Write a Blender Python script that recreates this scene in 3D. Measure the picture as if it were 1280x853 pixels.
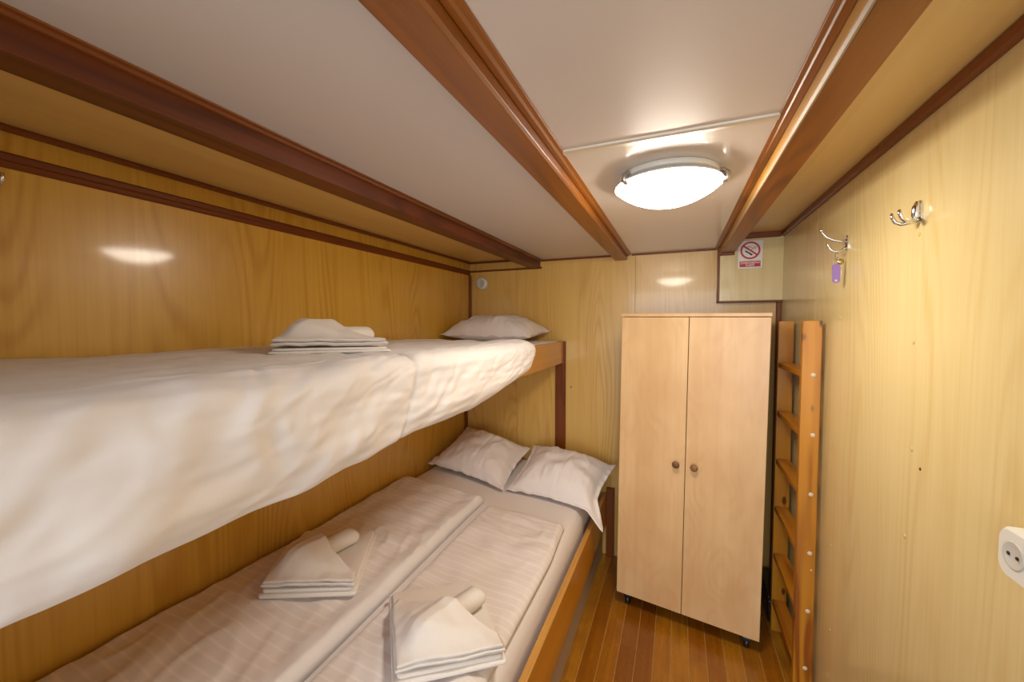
import bpy, bmesh, math, random
from mathutils import Vector, Matrix, noise
random.seed(7)
sc = bpy.context.scene
for o in list(bpy.data.objects): bpy.data.objects.remove(o, do_unlink=True)
C = sc.collection
R = math.radians

# ------------------------------------------------------------------ camera
EYE = 1.51
YAW, PITCH, ROLL = R(22.6), R(2.4), R(-0.1)
cam_d = bpy.data.cameras.new('camera'); cam_d.sensor_width = 36.0; cam_d.lens = 498 / 1280 * 36
cam_d.clip_start = 0.01
cam = bpy.data.objects.new('camera', cam_d); C.objects.link(cam)
fw = Vector((-math.sin(YAW) * math.cos(PITCH), math.cos(YAW) * math.cos(PITCH), -math.sin(PITCH)))
rt = fw.cross(Vector((0, 0, 1))).normalized(); up = rt.cross(fw)
rt2 = rt * math.cos(ROLL) + up * math.sin(ROLL); up2 = -rt * math.sin(ROLL) + up * math.cos(ROLL)
m = Matrix((rt2, up2, -fw)).transposed().to_4x4(); m.translation = Vector((0, 0, EYE))
cam.matrix_world = m
sc.camera = cam

# ------------------------------------------------------------------ world, light, exposure
w = bpy.data.worlds.new('world'); sc.world = w; w.use_nodes = True
bg = w.node_tree.nodes['Background']; bg.inputs[0].default_value = (0.92, 0.96, 1.0, 1); bg.inputs[1].default_value = 0.45
# soft daylight entering by the open doorway behind the camera
ld = bpy.data.lights.new('doorway_daylight', 'AREA'); ld.shape = 'RECTANGLE'; ld.size = 1.5; ld.size_y = 1.9
ld.energy = 34; ld.color = (0.90, 0.96, 1.0)
lo = bpy.data.objects.new('doorway_daylight', ld); C.objects.link(lo)
lo.location = (-0.05, -2.3, 1.35); lo.rotation_euler = (R(90), 0, 0)
LAMP_STRENGTH = 30.0
vs = sc.view_settings
vs.view_transform = 'Standard'; vs.look = 'None'; vs.gamma = 1.0; vs.use_curve_mapping = False
vs.exposure = 0.78

# ------------------------------------------------------------------ materials
def lin(r, g, b):
    f = lambda c: (c / 255 / 12.92) if c / 255 <= 0.04045 else ((c / 255 + 0.055) / 1.055) ** 2.4
    return (f(r), f(g), f(b), 1)

class NT:
    def __init__(s, name):
        s.m = bpy.data.materials.new(name); s.m.use_nodes = True
        s.t = s.m.node_tree; s.b = s.t.nodes['Principled BSDF']
    def n(s, typ, ins=None, **kw):
        nd = s.t.nodes.new(typ)
        for k, v in kw.items(): setattr(nd, k, v)
        for k, v in (ins or {}).items(): s.put(nd.inputs[k], v)
        return nd
    def put(s, sock, v):
        if isinstance(v, bpy.types.NodeSocket): s.t.links.new(v, sock)
        else: sock.default_value = v
    def set(s, **kw):
        for k, v in kw.items(): s.put(s.b.inputs[k.replace('_', ' ')], v)
    def coord(s, scale, loc=(0, 0, 0), rot=(0, 0, 0)):
        tc = s.n('ShaderNodeTexCoord')
        return s.n('ShaderNodeMapping', {0: tc.outputs['Object'], 'Location': loc, 'Rotation': rot, 'Scale': scale}).outputs[0]
    def noise(s, vec, scale=1, detail=2, rough=0.5, dist=0):
        return s.n('ShaderNodeTexNoise', {'Vector': vec, 'Scale': scale, 'Detail': detail, 'Roughness': rough, 'Distortion': dist}).outputs[0]
    def math(s, op, a, b=0.0, c=None):
        nd = s.n('ShaderNodeMath', operation=op); s.put(nd.inputs[0], a); s.put(nd.inputs[1], b)
        if c is not None: s.put(nd.inputs[2], c)
        return nd.outputs[0]
    def ramp(s, fac, stops):
        nd = s.n('ShaderNodeValToRGB', {0: fac}); e = nd.color_ramp.elements
        while len(e) < len(stops): e.new(0.5)
        for el, (p, c) in zip(e, stops): el.position = p; el.color = c
        return nd.outputs[0]
    def mix(s, fac, a, b, mode='MIX'):
        nd = s.n('ShaderNodeMix', data_type='RGBA', blend_type=mode)
        s.put(nd.inputs[0], fac); s.put(nd.inputs[6], a); s.put(nd.inputs[7], b); return nd.outputs[2]
    def bump(s, h, strength=0.2, dist=0.002):
        s.put(s.b.inputs['Normal'], s.n('ShaderNodeBump', {'Height': h, 'Strength': strength, 'Distance': dist}).outputs[0])

def wood(name, light, dark, long_axis='z', fine=60, cath=3.0, freq=70, rough=0.3, coat=0.0, coat_rough=0.1, stretch=0.06,
         cathamt=0.5, off=0.0, knots=False, blotch=0.0, bump=0.0, spec=0.5):
    """straight grain along long_axis with cathedral figure from the contours of a stretched noise"""
    n = NT(name)
    i = 'xyz'.index(long_axis)
    s1 = [fine] * 3; s1[i] = fine * 0.02
    s2 = [cath] * 3; s2[i] = cath * stretch * 2.2
    rnd = n.n('ShaderNodeObjectInfo').outputs['Random']
    v1 = n.coord(s1, (off, off * 2, off)); v2 = n.coord(s2, (off, 3 + off, 1))
    shift = n.n('ShaderNodeCombineXYZ', {0: n.math('MULTIPLY', rnd, 17.0), 1: n.math('MULTIPLY', rnd, 31.0), 2: n.math('MULTIPLY', rnd, 11.0)}).outputs[0]
    v1 = n.n('ShaderNodeVectorMath', {0: v1, 1: shift}, operation='ADD').outputs[0]
    v2 = n.n('ShaderNodeVectorMath', {0: v2, 1: shift}, operation='ADD').outputs[0]
    f = n.noise(v1, 1, 3, 0.6)
    big = n.noise(v2, 1, 1.5, 0.45)
    rings = n.math('MULTIPLY_ADD', n.math('SINE', n.math('MULTIPLY', big, freq)), 0.5, 0.5)
    rings = n.math('POWER', rings, 2.0)
    mask = n.noise(v2, 1.7, 1, 0.5)
    mask = n.ramp(mask, [(0.40, (0, 0, 0, 1)), (0.62, (1, 1, 1, 1))])
    s3 = [fine * 0.22] * 3; s3[i] = fine * 0.004
    f2 = n.noise(n.n('ShaderNodeVectorMath', {0: n.coord(s3), 1: shift}, operation='ADD').outputs[0], 1, 2, 0.5)
    g = n.math('ADD', n.math('MULTIPLY_ADD', f2, 0.35, n.math('MULTIPLY', f, 0.55)), n.math('MULTIPLY', n.math('MULTIPLY', rings, mask), cathamt))
    g = n.math('SUBTRACT', g, 0.12)
    col = n.ramp(g, [(0.12, light), (0.85, dark)])
    if blotch:
        bl = n.noise(n.coord([6 if a != i else 2.2 for a in range(3)]), 1, 3, 0.6)
        col = n.mix(n.math('MULTIPLY', n.ramp(bl, [(0.35, (0, 0, 0, 1)), (0.7, (1, 1, 1, 1))]), blotch), col, dark)
    if knots:
        kv = [10.0] * 3; kv[i] = 4.5
        vo = n.n('ShaderNodeTexVoronoi', {'Vector': n.n('ShaderNodeVectorMath', {0: n.coord(kv), 1: shift}, operation='ADD').outputs[0], 'Scale': 1.0}).outputs['Distance']
        col = n.mix(n.ramp(vo, [(0.07, (0.9, 0.9, 0.9, 1)), (0.115, (0, 0, 0, 1))]), col, (0.07, 0.02, 0.004, 1))
    n.set(Base_Color=col, Roughness=rough, Coat_Weight=coat, Coat_Roughness=coat_rough)
    n.b.inputs['Specular IOR Level'].default_value = spec
    if bump: n.bump(g, bump, 0.001)
    return n.m

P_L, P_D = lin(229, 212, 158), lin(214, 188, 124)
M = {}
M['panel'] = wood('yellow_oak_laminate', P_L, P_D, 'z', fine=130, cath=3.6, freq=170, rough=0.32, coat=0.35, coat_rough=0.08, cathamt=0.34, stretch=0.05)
M['panel_bounce'] = wood('oak_laminate_warm_bounce', lin(223, 176, 74), lin(195, 140, 44), 'z', fine=130, cath=3.6, freq=170, rough=0.32, coat=0.35, coat_rough=0.08, cathamt=0.34, stretch=0.05)  # same laminate as the right wall, warm bounce light put into the colour
M['panel_half_bounce'] = wood('oak_laminate_half_bounce', lin(226, 186, 106), lin(202, 152, 70), 'z', fine=130, cath=3.6, freq=170, rough=0.32, coat=0.35, coat_rough=0.08, cathamt=0.34, stretch=0.05)  # same laminate again, milder bounce and shade painted into the tone
M['panel_ceiling'] = wood('yellow_laminate_ceiling', lin(228, 196, 126), lin(212, 172, 100), 'y', fine=30, rough=0.35, coat=0.25, coat_rough=0.15, cathamt=0.15)
M['panel_core'] = wood('panel_backing_wood', lin(170, 124, 60), lin(140, 96, 40), 'z', rough=0.8)
M['beam'] = wood('beam_hardwood', lin(158, 92, 22), lin(98, 52, 7), 'y', fine=70, cath=5, rough=0.42, coat=0.1, coat_rough=0.2, bump=0.1, cathamt=0.4)
M['beam_shaded'] = wood('beam_hardwood_shaded', lin(122, 56, 16), lin(70, 28, 6), 'y', fine=70, cath=6, rough=0.45, coat=0.06, coat_rough=0.25, bump=0.15, cathamt=0.4, blotch=0.5)  # same wood as the other beams, shade painted in as a darker, redder tone
M['beam_shaded2'] = wood('shaded_moulding_wood', lin(136, 74, 22), lin(92, 44, 10), 'y', fine=70, rough=0.36, coat=0.15, coat_rough=0.25)  # beam wood for the left moulding, shade painted into the colour
M['beam_pale'] = wood('beam_pale_face', lin(206, 160, 82), lin(176, 124, 54), 'y', fine=70, rough=0.4, coat=0.2, coat_rough=0.2)  # bleached beam wood, lamp light painted into the paler tone
M['worn_edge'] = wood('worn_bleached_edge', lin(190, 168, 140), lin(140, 110, 80), 'y', fine=90, rough=0.5)
for a in 'xyz':
    M['trim_' + a] = wood('dark_trim_wood_' + a, lin(132, 66, 16), lin(84, 38, 6), a, fine=90, cath=8, rough=0.4, coat=0.08, coat_rough=0.2, cathamt=0.3, spec=0.35)
M['rail'] = wood('varnished_bed_rail', lin(214, 148, 38), lin(186, 116, 20), 'y', fine=60, rough=0.3, coat=0.3, coat_rough=0.15, cathamt=0.2)
M['rail_edge'] = wood('plywood_edge', lin(214, 160, 80), lin(140, 86, 34), 'y', fine=160, rough=0.4, cathamt=0.0)
M['bed_base'] = wood('grey_bed_base_board', lin(178, 160, 134), lin(158, 138, 112), 'y', fine=40, rough=0.5, cathamt=0.1)
M['maple'] = wood('pale_maple_laminate', lin(232, 198, 148), lin(200, 152, 100), 'z', fine=28, cath=5, rough=0.38, coat=0.12, coat_rough=0.2, cathamt=0.12, blotch=0.6, stretch=0.2)
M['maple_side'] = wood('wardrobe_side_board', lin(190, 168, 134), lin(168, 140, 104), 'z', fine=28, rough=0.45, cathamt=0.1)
M['pine'] = wood('orange_pine', lin(210, 146, 38), lin(140, 74, 8), 'z', fine=34, cath=7, freq=46, rough=0.3, coat=0.3, coat_rough=0.2, cathamt=0.6, knots=True)
M['pine_y'] = wood('orange_pine_rung', lin(202, 132, 34), lin(152, 84, 12), 'y', fine=34, cath=7, freq=46, rough=0.3, coat=0.3, coat_rough=0.2, cathamt=0.5)
M['knob'] = wood('brown_knob_wood', lin(146, 104, 58), lin(96, 62, 30), 'x', fine=200, rough=0.4)

def floor_mat():
    n = NT('varnished_floor_plank')
    rnd = n.n('ShaderNodeObjectInfo').outputs['Random']
    sh = n.n('ShaderNodeCombineXYZ', {0: n.math('MULTIPLY', rnd, 57.0), 1: n.math('MULTIPLY', rnd, 31.0), 2: 0.0}).outputs[0]
    v = n.n('ShaderNodeVectorMath', {0: n.coord((70, 2.2, 70)), 1: sh}, operation='ADD').outputs[0]
    g = n.noise(v, 1, 4, 0.6, 0.4)
    blo = n.noise(n.n('ShaderNodeVectorMath', {0: n.coord((9, 5, 9)), 1: sh}, operation='ADD').outputs[0], 1, 3, 0.6)
    base = n.ramp(rnd, [(0.0, lin(148, 86, 10)), (0.5, lin(186, 116, 18)), (1.0, lin(212, 148, 38))])
    col = n.mix(n.math('MULTIPLY', g, 0.85), base, lin(100, 50, 8))
    col = n.mix(n.ramp(blo, [(0.45, (0, 0, 0, 1)), (0.75, (0.45, 0.45, 0.45, 1))]), col, lin(112, 56, 10))
    n.set(Base_Color=col, Roughness=n.math('MULTIPLY_ADD', blo, 0.25, 0.16), Coat_Weight=0.4, Coat_Roughness=0.15)
    n.bump(g, 0.08, 0.001)
    return n.m
M['plank'] = floor_mat()

def plain(name, col, rough=0.5, metal=0.0, coat=0.0, nscale=0, namt=0.08, bump=0.0, bscale=200, spec=None):
    n = NT(name)
    c = col
    if nscale:
        f = n.noise(n.coord((nscale,) * 3), 1, 3, 0.6)
        c = n.mix(n.math('MULTIPLY', f, namt * 2), col, tuple(x * 0.55 for x in col[:3]) + (1,))
    n.set(Base_Color=c, Roughness=rough, Metallic=metal, Coat_Weight=coat, Coat_Roughness=0.1)
    if spec is not None: n.b.inputs['Specular IOR Level'].default_value = spec
    if bump: n.bump(n.noise(n.coord((bscale,) * 3), 1, 2), bump, 0.001)
    return n.m
M['ceil'] = plain('painted_ceiling_board', lin(214, 204, 200), 0.42, coat=0.15, nscale=3, namt=0.05, bump=0.05, bscale=25)
M['ceil_lamp'] = plain('painted_ceiling_board_glossy', lin(218, 209, 203), 0.3, coat=0.3, nscale=3, namt=0.05, bump=0.05, bscale=14)
M['chrome'] = plain('polished_chrome', (0.75, 0.76, 0.78, 1), 0.12, 1.0, nscale=60, namt=0.05)
M['steel'] = plain('brushed_steel', (0.55, 0.53, 0.5, 1), 0.3, 1.0, nscale=80, namt=0.1)
M['brass'] = plain('brass', (0.65, 0.5, 0.2, 1), 0.25, 1.0, nscale=60, namt=0.1)
M['white_plastic'] = plain('white_plastic', lin(232, 232, 226), 0.3, nscale=20, namt=0.03)
M['socket_grey'] = plain('socket_recess_plastic', lin(206, 206, 200), 0.4, nscale=20, namt=0.04)
M['dark_metal'] = plain('dark_contact_metal', lin(60, 58, 54), 0.4, 0.6, nscale=40)
M['purple'] = plain('purple_plastic', lin(142, 112, 178), 0.35, nscale=30, namt=0.04)
M['black'] = plain('black_plastic', lin(22, 21, 22), 0.35, nscale=30)
M['black_gloss'] = plain('black_glossy_vinyl', lin(26, 25, 27), 0.25, coat=0.4, nscale=14)
M['screw_white'] = plain('white_screw_cap', lin(226, 214, 196), 0.4, nscale=120, namt=0.2)
M['plug_tan'] = plain('filled_screw_hole', lin(216, 190, 128), 0.6, nscale=120, namt=0.1)
M['nail'] = plain('dark_nail', lin(70, 46, 20), 0.5, nscale=80)
M['sign_white'] = plain('sign_white_vinyl', lin(238, 232, 228), 0.35, nscale=40, namt=0.03)
M['sign_red'] = plain('sign_red_ink', lin(186, 22, 30), 0.35, nscale=40, namt=0.05)
M['sign_black'] = plain('sign_black_ink', lin(26, 24, 24), 0.4, nscale=40)
M['joint'] = plain('pale_floor_caulk', lin(206, 160, 90), 0.6, nscale=60, namt=0.3)
M['ceil_strip'] = plain('ceiling_joint_strip', lin(214, 200, 180), 0.35, coat=0.2, nscale=30, namt=0.08)

def fabric(name, col, weave=900, stripes=None, terry=False, sheen=0.15):
    n = NT(name)
    c = col
    h = n.noise(n.coord((weave,) * 3), 1, 2)
    bs = 0.12
    if terry: h = n.noise(n.coord((330,) * 3), 1, 3, 0.7); bs = 0.55
    if stripes:      # satin stripes across the duvet (woven, slightly glossier)
        axis, period = stripes
        xyz = n.n('ShaderNodeSeparateXYZ', {0: n.n('ShaderNodeTexCoord').outputs['Object']}).outputs[axis]
        s = n.math('PINGPONG', n.math('DIVIDE', xyz, period), 0.5)
        st = n.ramp(s, [(0.36, (0, 0, 0, 1)), (0.42, (1, 1, 1, 1))])
        c = n.mix(st, col, tuple(min(1, x * 1.10) for x in col[:3]) + (1,))
        n.set(Roughness=n.math('MULTIPLY_ADD', st, -0.2, 0.72))
    else: n.set(Roughness=0.8)
    f = n.noise(n.coord((4, 4, 4)), 1, 2)
    c = n.mix(n.math('MULTIPLY', f, 0.1), c, tuple(x * 0.8 for x in col[:3]) + (1,))
    n.set(Base_Color=c, Sheen_Weight=sheen, Sheen_Roughness=0.4)
    n.bump(h, bs, 0.0015 if terry else 0.0005)
    return n.m
M['duvet'] = fabric('white_cotton', lin(233, 227, 226))
M['duvet_stripe'] = fabric('white_striped_satin', lin(232, 223, 220), stripes=(1, 0.034))
M['pillow'] = fabric('white_pillowcase', lin(236, 228, 226))
M['sheet'] = fabric('white_sheet', lin(236, 228, 226))
M['towel'] = fabric('white_terry_towel', lin(236, 229, 224), terry=True)

def lamp_mat():
    n = NT('lit_frosted_glass')
    f = n.noise(n.coord((9, 5, 9)), 1, 3, 0.6, 1.2)
    col = n.ramp(f, [(0.3, (1.0, 0.88, 0.72, 1)), (0.7, (1.0, 0.91, 0.78, 1))])
    n.set(Base_Color=(0.9, 0.88, 0.84, 1), Roughness=0.2, Emission_Color=col, Emission_Strength=LAMP_STRENGTH)
    return n.m
M['lamp_glass'] = lamp_mat()
M['lamp_base'] = plain('lamp_base_enamel', lin(224, 218, 208), 0.35, nscale=20, namt=0.04)
M['rim_glass'] = plain('frosted_glass_rim', lin(236, 230, 220), 0.2, coat=0.4, nscale=30, namt=0.03)

# ------------------------------------------------------------------ mesh helpers
def obj(name, verts, faces, mat, parent=None, smooth=False):
    me = bpy.data.meshes.new(name); me.from_pydata([tuple(v) for v in verts], [], faces); me.update()
    bm = bmesh.new(); bm.from_mesh(me); bmesh.ops.recalc_face_normals(bm, faces=bm.faces); bm.to_mesh(me); bm.free()
    me.materials.append(mat)
    if smooth:
        for p in me.polygons: p.use_smooth = True
    o = bpy.data.objects.new(name, me); C.objects.link(o)
    if parent: o.parent = parent
    return o
def obm(name, bm, mat, parent=None, smooth=False):
    bmesh.ops.recalc_face_normals(bm, faces=bm.faces)
    me = bpy.data.meshes.new(name); bm.to_mesh(me); bm.free(); me.materials.append(mat)
    if smooth:
        for p in me.polygons: p.use_smooth = True
    o = bpy.data.objects.new(name, me); C.objects.link(o)
    if parent: o.parent = parent
    return o
def cube_bm(x0, x1, y0, y1, z0, z1, bev=0.0, seg=1, bm=None):
    b = bmesh.new()
    vs_ = [b.verts.new(p) for p in ((x0, y0, z0), (x1, y0, z0), (x1, y1, z0), (x0, y1, z0), (x0, y0, z1), (x1, y0, z1), (x1, y1, z1), (x0, y1, z1))]
    for f in ((0, 3, 2, 1), (4, 5, 6, 7), (0, 1, 5, 4), (1, 2, 6, 5), (2, 3, 7, 6), (3, 0, 4, 7)): b.faces.new([vs_[i] for i in f])
    if bev: bmesh.ops.bevel(b, geom=list(b.edges), offset=bev, segments=seg, affect='EDGES', profile=0.5)
    if bm is None: return b
    me = bpy.data.meshes.new('tmp'); b.to_mesh(me); b.free(); bm.from_mesh(me); bpy.data.meshes.remove(me); return bm
def box(name, x0, x1, y0, y1, z0, z1, mat, parent=None, bev=0.0015, seg=1, warp=None):
    b = cube_bm(x0, x1, y0, y1, z0, z1, bev, seg)
    if warp:
        for v in b.verts: v.co = warp(v.co)
    return obm(name, b, mat, parent)
def prism(name, pts, axis, a0, a1, mat, parent=None, smooth=False, bev=0.0):
    """pts: closed outline in the two axes other than `axis`, extruded from a0 to a1"""
    def P(p, a):
        return {'x': (a, p[0], p[1]), 'y': (p[0], a, p[1]), 'z': (p[0], p[1], a)}[axis]
    b = bmesh.new()
    lo_ = [b.verts.new(P(p, a0)) for p in pts]; hi = [b.verts.new(P(p, a1)) for p in pts]
    b.faces.new(lo_); b.faces.new(hi[::-1]); n = len(pts)
    for i in range(n): b.faces.new((lo_[i], lo_[(i + 1) % n], hi[(i + 1) % n], hi[i]))
    if bev: bmesh.ops.bevel(b, geom=list(b.edges), offset=bev, segments=2, affect='EDGES', profile=0.5)
    return obm(name, b, mat, parent, smooth)
def lathe(name, prof, mat, parent=None, origin=(0, 0, 0), axis=(0, 0, 1), n=32, smooth=True):
    """prof: (radius, height) pairs, turned about `axis` through origin"""
    q = Vector((0, 0, 1)).rotation_difference(Vector(axis)); O = Vector(origin)
    v, f = [], []
    for r, h in prof:
        for i in range(n):
            a = 2 * math.pi * i / n; v.append(O + q @ Vector((r * math.cos(a), r * math.sin(a), h)))
    for j in range(len(prof) - 1):
        for i in range(n): f.append((j * n + i, j * n + (i + 1) % n, (j + 1) * n + (i + 1) % n, (j + 1) * n + i))
    f.append(tuple(range(n))[::-1]); f.append(tuple(range((len(prof) - 1) * n, len(prof) * n)))
    o = obj(name, v, f, mat, parent, smooth)
    return o
def tube(name, pts, rad, mat, parent=None, n=10, caps=True):
    pts = [Vector(p) for p in pts]; rads = rad if isinstance(rad, (list, tuple)) else [rad] * len(pts)
    v, f = [], []; ref = None
    for i, p in enumerate(pts):
        t = (pts[min(i + 1, len(pts) - 1)] - pts[max(i - 1, 0)]).normalized()
        if ref is None: ref = t.orthogonal().normalized()
        ref = (ref - t * ref.dot(t)).normalized(); bn = t.cross(ref)
        for k in range(n):
            a = 2 * math.pi * k / n; v.append(p + (ref * math.cos(a) + bn * math.sin(a)) * rads[i])
    for j in range(len(pts) - 1):
        for k in range(n): f.append((j * n + k, j * n + (k + 1) % n, (j + 1) * n + (k + 1) % n, (j + 1) * n + k))
    if caps: f.append(tuple(range(n))[::-1]); f.append(tuple(range((len(pts) - 1) * n, len(pts) * n)))
    return obj(name, v, f, mat, parent, True)
def arc(c, u, v_, r, a0, a1, n=10):
    c, u, v_ = Vector(c), Vector(u), Vector(v_)
    return [c + u * (r * math.cos(a0 + (a1 - a0) * i / n)) + v_ * (r * math.sin(a0 + (a1 - a0) * i / n)) for i in range(n + 1)]
def thing(name, label, cat, loc=(0, 0, 0), rotz=0, group=None):
    o = bpy.data.objects.new(name, None); C.objects.link(o); o.empty_display_size = 0.05
    o.location = loc; o.rotation_euler = (0, 0, rotz); o['label'] = label; o['category'] = cat
    if group: o['group'] = group
    return o
def tag(o, label, cat, group=None):
    o['label'] = label; o['category'] = cat
    if group: o['group'] = group
    return o
def struct(o, label=None, cat=None):
    o['kind'] = 'structure'
    if label: o['label'] = label
    if cat: o['category'] = cat
    return o
def local(o, loc):
    """keep a mesh made in world coordinates in place but give it a base origin"""
    L = Vector(loc)
    for v in o.data.vertices: v.co -= L
    o.location = L; return o
def sm(a, b, x):
    t = max(0.0, min(1.0, (x - a) / (b - a))); return t * t * (3 - 2 * t)
def nz(x, y, z=0.0): return noise.noise(Vector((x, y, z)))

# ================================================================== STRUCTURE
XR, YB, YN = 0.52, 2.60, -0.30           # right wall, back wall, near end
CZ = 1.947                               # white ceiling
CZL, CZR = 1.962, 2.010                  # yellow ceiling strips left / right

# floor ------------------------------------------------------------
floor = struct(box('floor', -1.6, XR + 0.1, -0.9, YB + 0.08, -0.05, -0.0016, M['joint'], bev=0),
               'varnished orange brown plank floor between bed and wall', 'floor')
PW = 0.0745
x = -0.455
while x < XR:
    x1 = min(x + PW, XR)
    cuts = [-0.85, random.uniform(0.2, 0.9), random.uniform(1.5, 2.1), YB]
    for a, b_ in zip(cuts[:-1], cuts[1:]):
        h = random.uniform(-0.0006, 0.0006)
        p = box('plank', x + 0.0013, x1 - 0.0013, a + 0.0006, b_ - 0.0006, -0.0015, h, M['plank'], floor, bev=0.0008)
    x += PW

# walls ------------------------------------------------------------
XLU, XLL = -1.416, -1.460            # upper panels stand a little proud of the lower ones
wl = struct(box('wall_left', -1.56, -1.4715, YN - 0.1, YB + 0.08, 0, 2.06, M['panel_core'], bev=0),
            'yellow wood-laminate wall behind the two bunks, amber from painted bounce light', 'wall')
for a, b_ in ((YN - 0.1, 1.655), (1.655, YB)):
    box('panel', -1.471, XLU, a + 0.0004, b_ - 0.0004, 1.300, 2.0, M['panel_bounce'], wl, bev=0.0006)
    box('panel', -1.471, XLL, a + 0.0004, b_ - 0.0004, 0.0, 1.2995, M['panel_bounce'], wl, bev=0.0006)
wb = struct(box('wall_back', -1.55, XR + 0.08, YB + 0.0105, YB + 0.08, 0, 2.06, M['panel_core'], bev=0),
            'yellow wood-laminate end wall behind the wardrobe', 'wall')
for a, b_ in ((-1.50, -1.047), (-1.047, -0.249), (-0.249, XR)):
    box('panel', a + 0.0006, b_ - 0.0006, YB, YB + 0.0105, 0.0, 2.03, M['panel_half_bounce'], wb, bev=0.0006)
wr = struct(box('wall_right', XR + 0.0105, XR + 0.08, YN - 0.1, YB, 0, 2.06, M['panel_core'], bev=0),
            'pale yellow wood-laminate wall with ladder and coat hooks', 'wall')
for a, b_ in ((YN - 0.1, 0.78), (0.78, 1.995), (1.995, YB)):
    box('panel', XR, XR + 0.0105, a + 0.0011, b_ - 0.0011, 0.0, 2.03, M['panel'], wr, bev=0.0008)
for (yy, zz) in ((1.245, -0.045), (1.235, -0.30), (1.24, 0.21), (1.25, -0.52), (1.74, -0.44), (1.74, -0.80), (1.72, 0.02), (1.72, -1.1)):
    lathe('screw_plug', [(0.0005, 0.0012), (0.0045, 0.0012), (0.0058, 0.0)], M['plug_tan'], wr, (XR - 0.0001, yy, EYE + zz), (-1, 0, 0), 12)
lathe('nail_hole', [(0.0005, 0.001), (0.003, 0.001), (0.004, 0)], M['nail'], wr, (XR - 0.0001, 1.196, EYE - 0.335), (-1, 0, 0), 10)
lathe('nail', [(0.0005, 0.003), (0.004, 0.002), (0.005, 0)], M['nail'], wb, (-0.655, YB - 0.0001, EYE - 0.42), (0, -1, 0), 10)
# near wall beside the doorway the camera looks through (bunk foot end)
wn = struct(box('wall_near', -1.55, -0.62, YN - 0.1, YN, 0, 2.06, M['panel'], bev=0.001), 'yellow laminate wall at the foot of the bunks', 'wall')
ceil_near = box('lintel', -0.62, XR, YN - 0.1, YN, 1.93, 2.06, M['panel'], wn, bev=0.001)

# ceiling ----------------------------------------------------------
ceil = struct(box('ceiling', -1.55, XR + 0.08, YN - 0.1, YB + 0.08, 2.03, 2.08, M['panel_core'], bev=0),
              'low ceiling of off-white boards between brown timber beams', 'ceiling')
box('panel', -0.93, -0.30, YN, YB, CZ, CZ + 0.012, M['ceil'], ceil)
box('panel', -0.36, 0.26, YN, 1.005, CZ, CZ + 0.012, M['ceil'], ceil)
box('panel', -0.36, 0.26, 1.007, YB, CZ - 0.002, CZ + 0.012, M['ceil_lamp'], ceil)
box('panel', -1.43, -0.90, YN, YB, CZL, CZL + 0.012, M['panel_ceiling'], ceil)
box('panel', 0.28, XR, YN, YB, CZR, CZR + 0.012, M['panel_ceiling'], ceil)
# joint strip between the two white boards
prism('joint_strip', [(0.990, CZ + 0.001), (0.992, CZ - 0.004), (1.000, CZ - 0.006), (1.014, CZ - 0.005), (1.018, CZ + 0.001)], 'x', -0.275, 0.19, M['ceil_strip'], ceil)

def beam(prof, mat, mould, mmat, extra=()):
    b = prism('beam', prof, 'y', YN, YB - 0.002, mat, ceil, bev=0.0012)
    for pr, mm, nm in [(mould, mmat, 'moulding')] + list(extra):
        prism(nm, pr, 'y', YN, YB - 0.002, mm, b, bev=0.0006)
    return b
# left beam: same timber, shade painted into wood and moulding
Zb = EYE + 0.383
beam([(-0.945, Zb), (-0.872, Zb), (-0.872, CZ + 0.02), (-0.945, CZ + 0.04)], M['beam_shaded'],
     [(-0.8718, CZ - 0.010), (-0.863, CZ - 0.009), (-0.858, CZ - 0.005), (-0.850, CZ - 0.003), (-0.849, CZ), (-0.8718, CZ)], M['beam_shaded2'])
# middle beam
Zb = EYE + 0.400
beam([(-0.371, Zb), (-0.304, Zb), (-0.298, Zb + 0.006), (-0.298, CZ + 0.01), (-0.371, CZ + 0.01)], M['beam'],
     [(-0.2965, CZ - 0.011), (-0.286, CZ - 0.010), (-0.281, CZ - 0.006), (-0.273, CZ - 0.004), (-0.272, CZ), (-0.2965, CZ)], M['beam'])
# right beam: bleached inner face with painted lamp light, worn arris with painted highlight
beam([(0.222, Zb), (0.286, Zb), (0.286, CZR + 0.005), (0.222, CZR + 0.005)], M['beam'],
     [(0.2135, CZ - 0.008), (0.200, CZ - 0.008), (0.197, CZ - 0.005), (0.189, CZ - 0.0035), (0.188, CZ), (0.2135, CZ)], M['beam'],
     [([(0.2145, Zb + 0.006), (0.2145, CZ), (0.2218, CZ), (0.2218, Zb + 0.006)], M['beam_pale'], 'inner_face'),
      ([(0.2145, Zb + 0.0055), (0.2185, Zb), (0.2218, Zb), (0.2218, Zb + 0.0055)], M['worn_edge'], 'worn_edge')])

# trims ------------------------------------------------------------
def trim(n, o, label): o.name = 'trim_%d' % n; return struct(o, label, 'trim')
trim(1, prism('t', [(-1.4140, EYE + 0.357), (-1.4335, EYE + 0.357), (-1.4335, EYE + 0.393), (-1.4140, EYE + 0.393), (-1.410, EYE + 0.389), (-1.4105, EYE + 0.379), (-1.413, EYE + 0.375), (-1.4105, EYE + 0.371), (-1.410, EYE + 0.361)], 'y', YN, YB - 0.001, M['trim_y']), 'dark wood moulding along the wall above the upper bunk')
trim(2, box('t', -1.425, -1.398, YN, YB - 0.001, CZL - 0.013, CZL, M['trim_y'], bev=0.003), 'thin dark trim where left wall meets ceiling')
trim(3, box('t', -1.398, -0.945, YB - 0.012, YB, CZL - 0.013, CZL, M['trim_x'], bev=0.002), 'thin dark trim on end wall under left ceiling strip')
trim(4, box('t', -1.410, -0.86, YB - 0.010, YB, EYE + 0.378, EYE + 0.390, M['trim_x'], bev=0.002), 'thin dark rail on end wall above the round socket')
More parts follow.
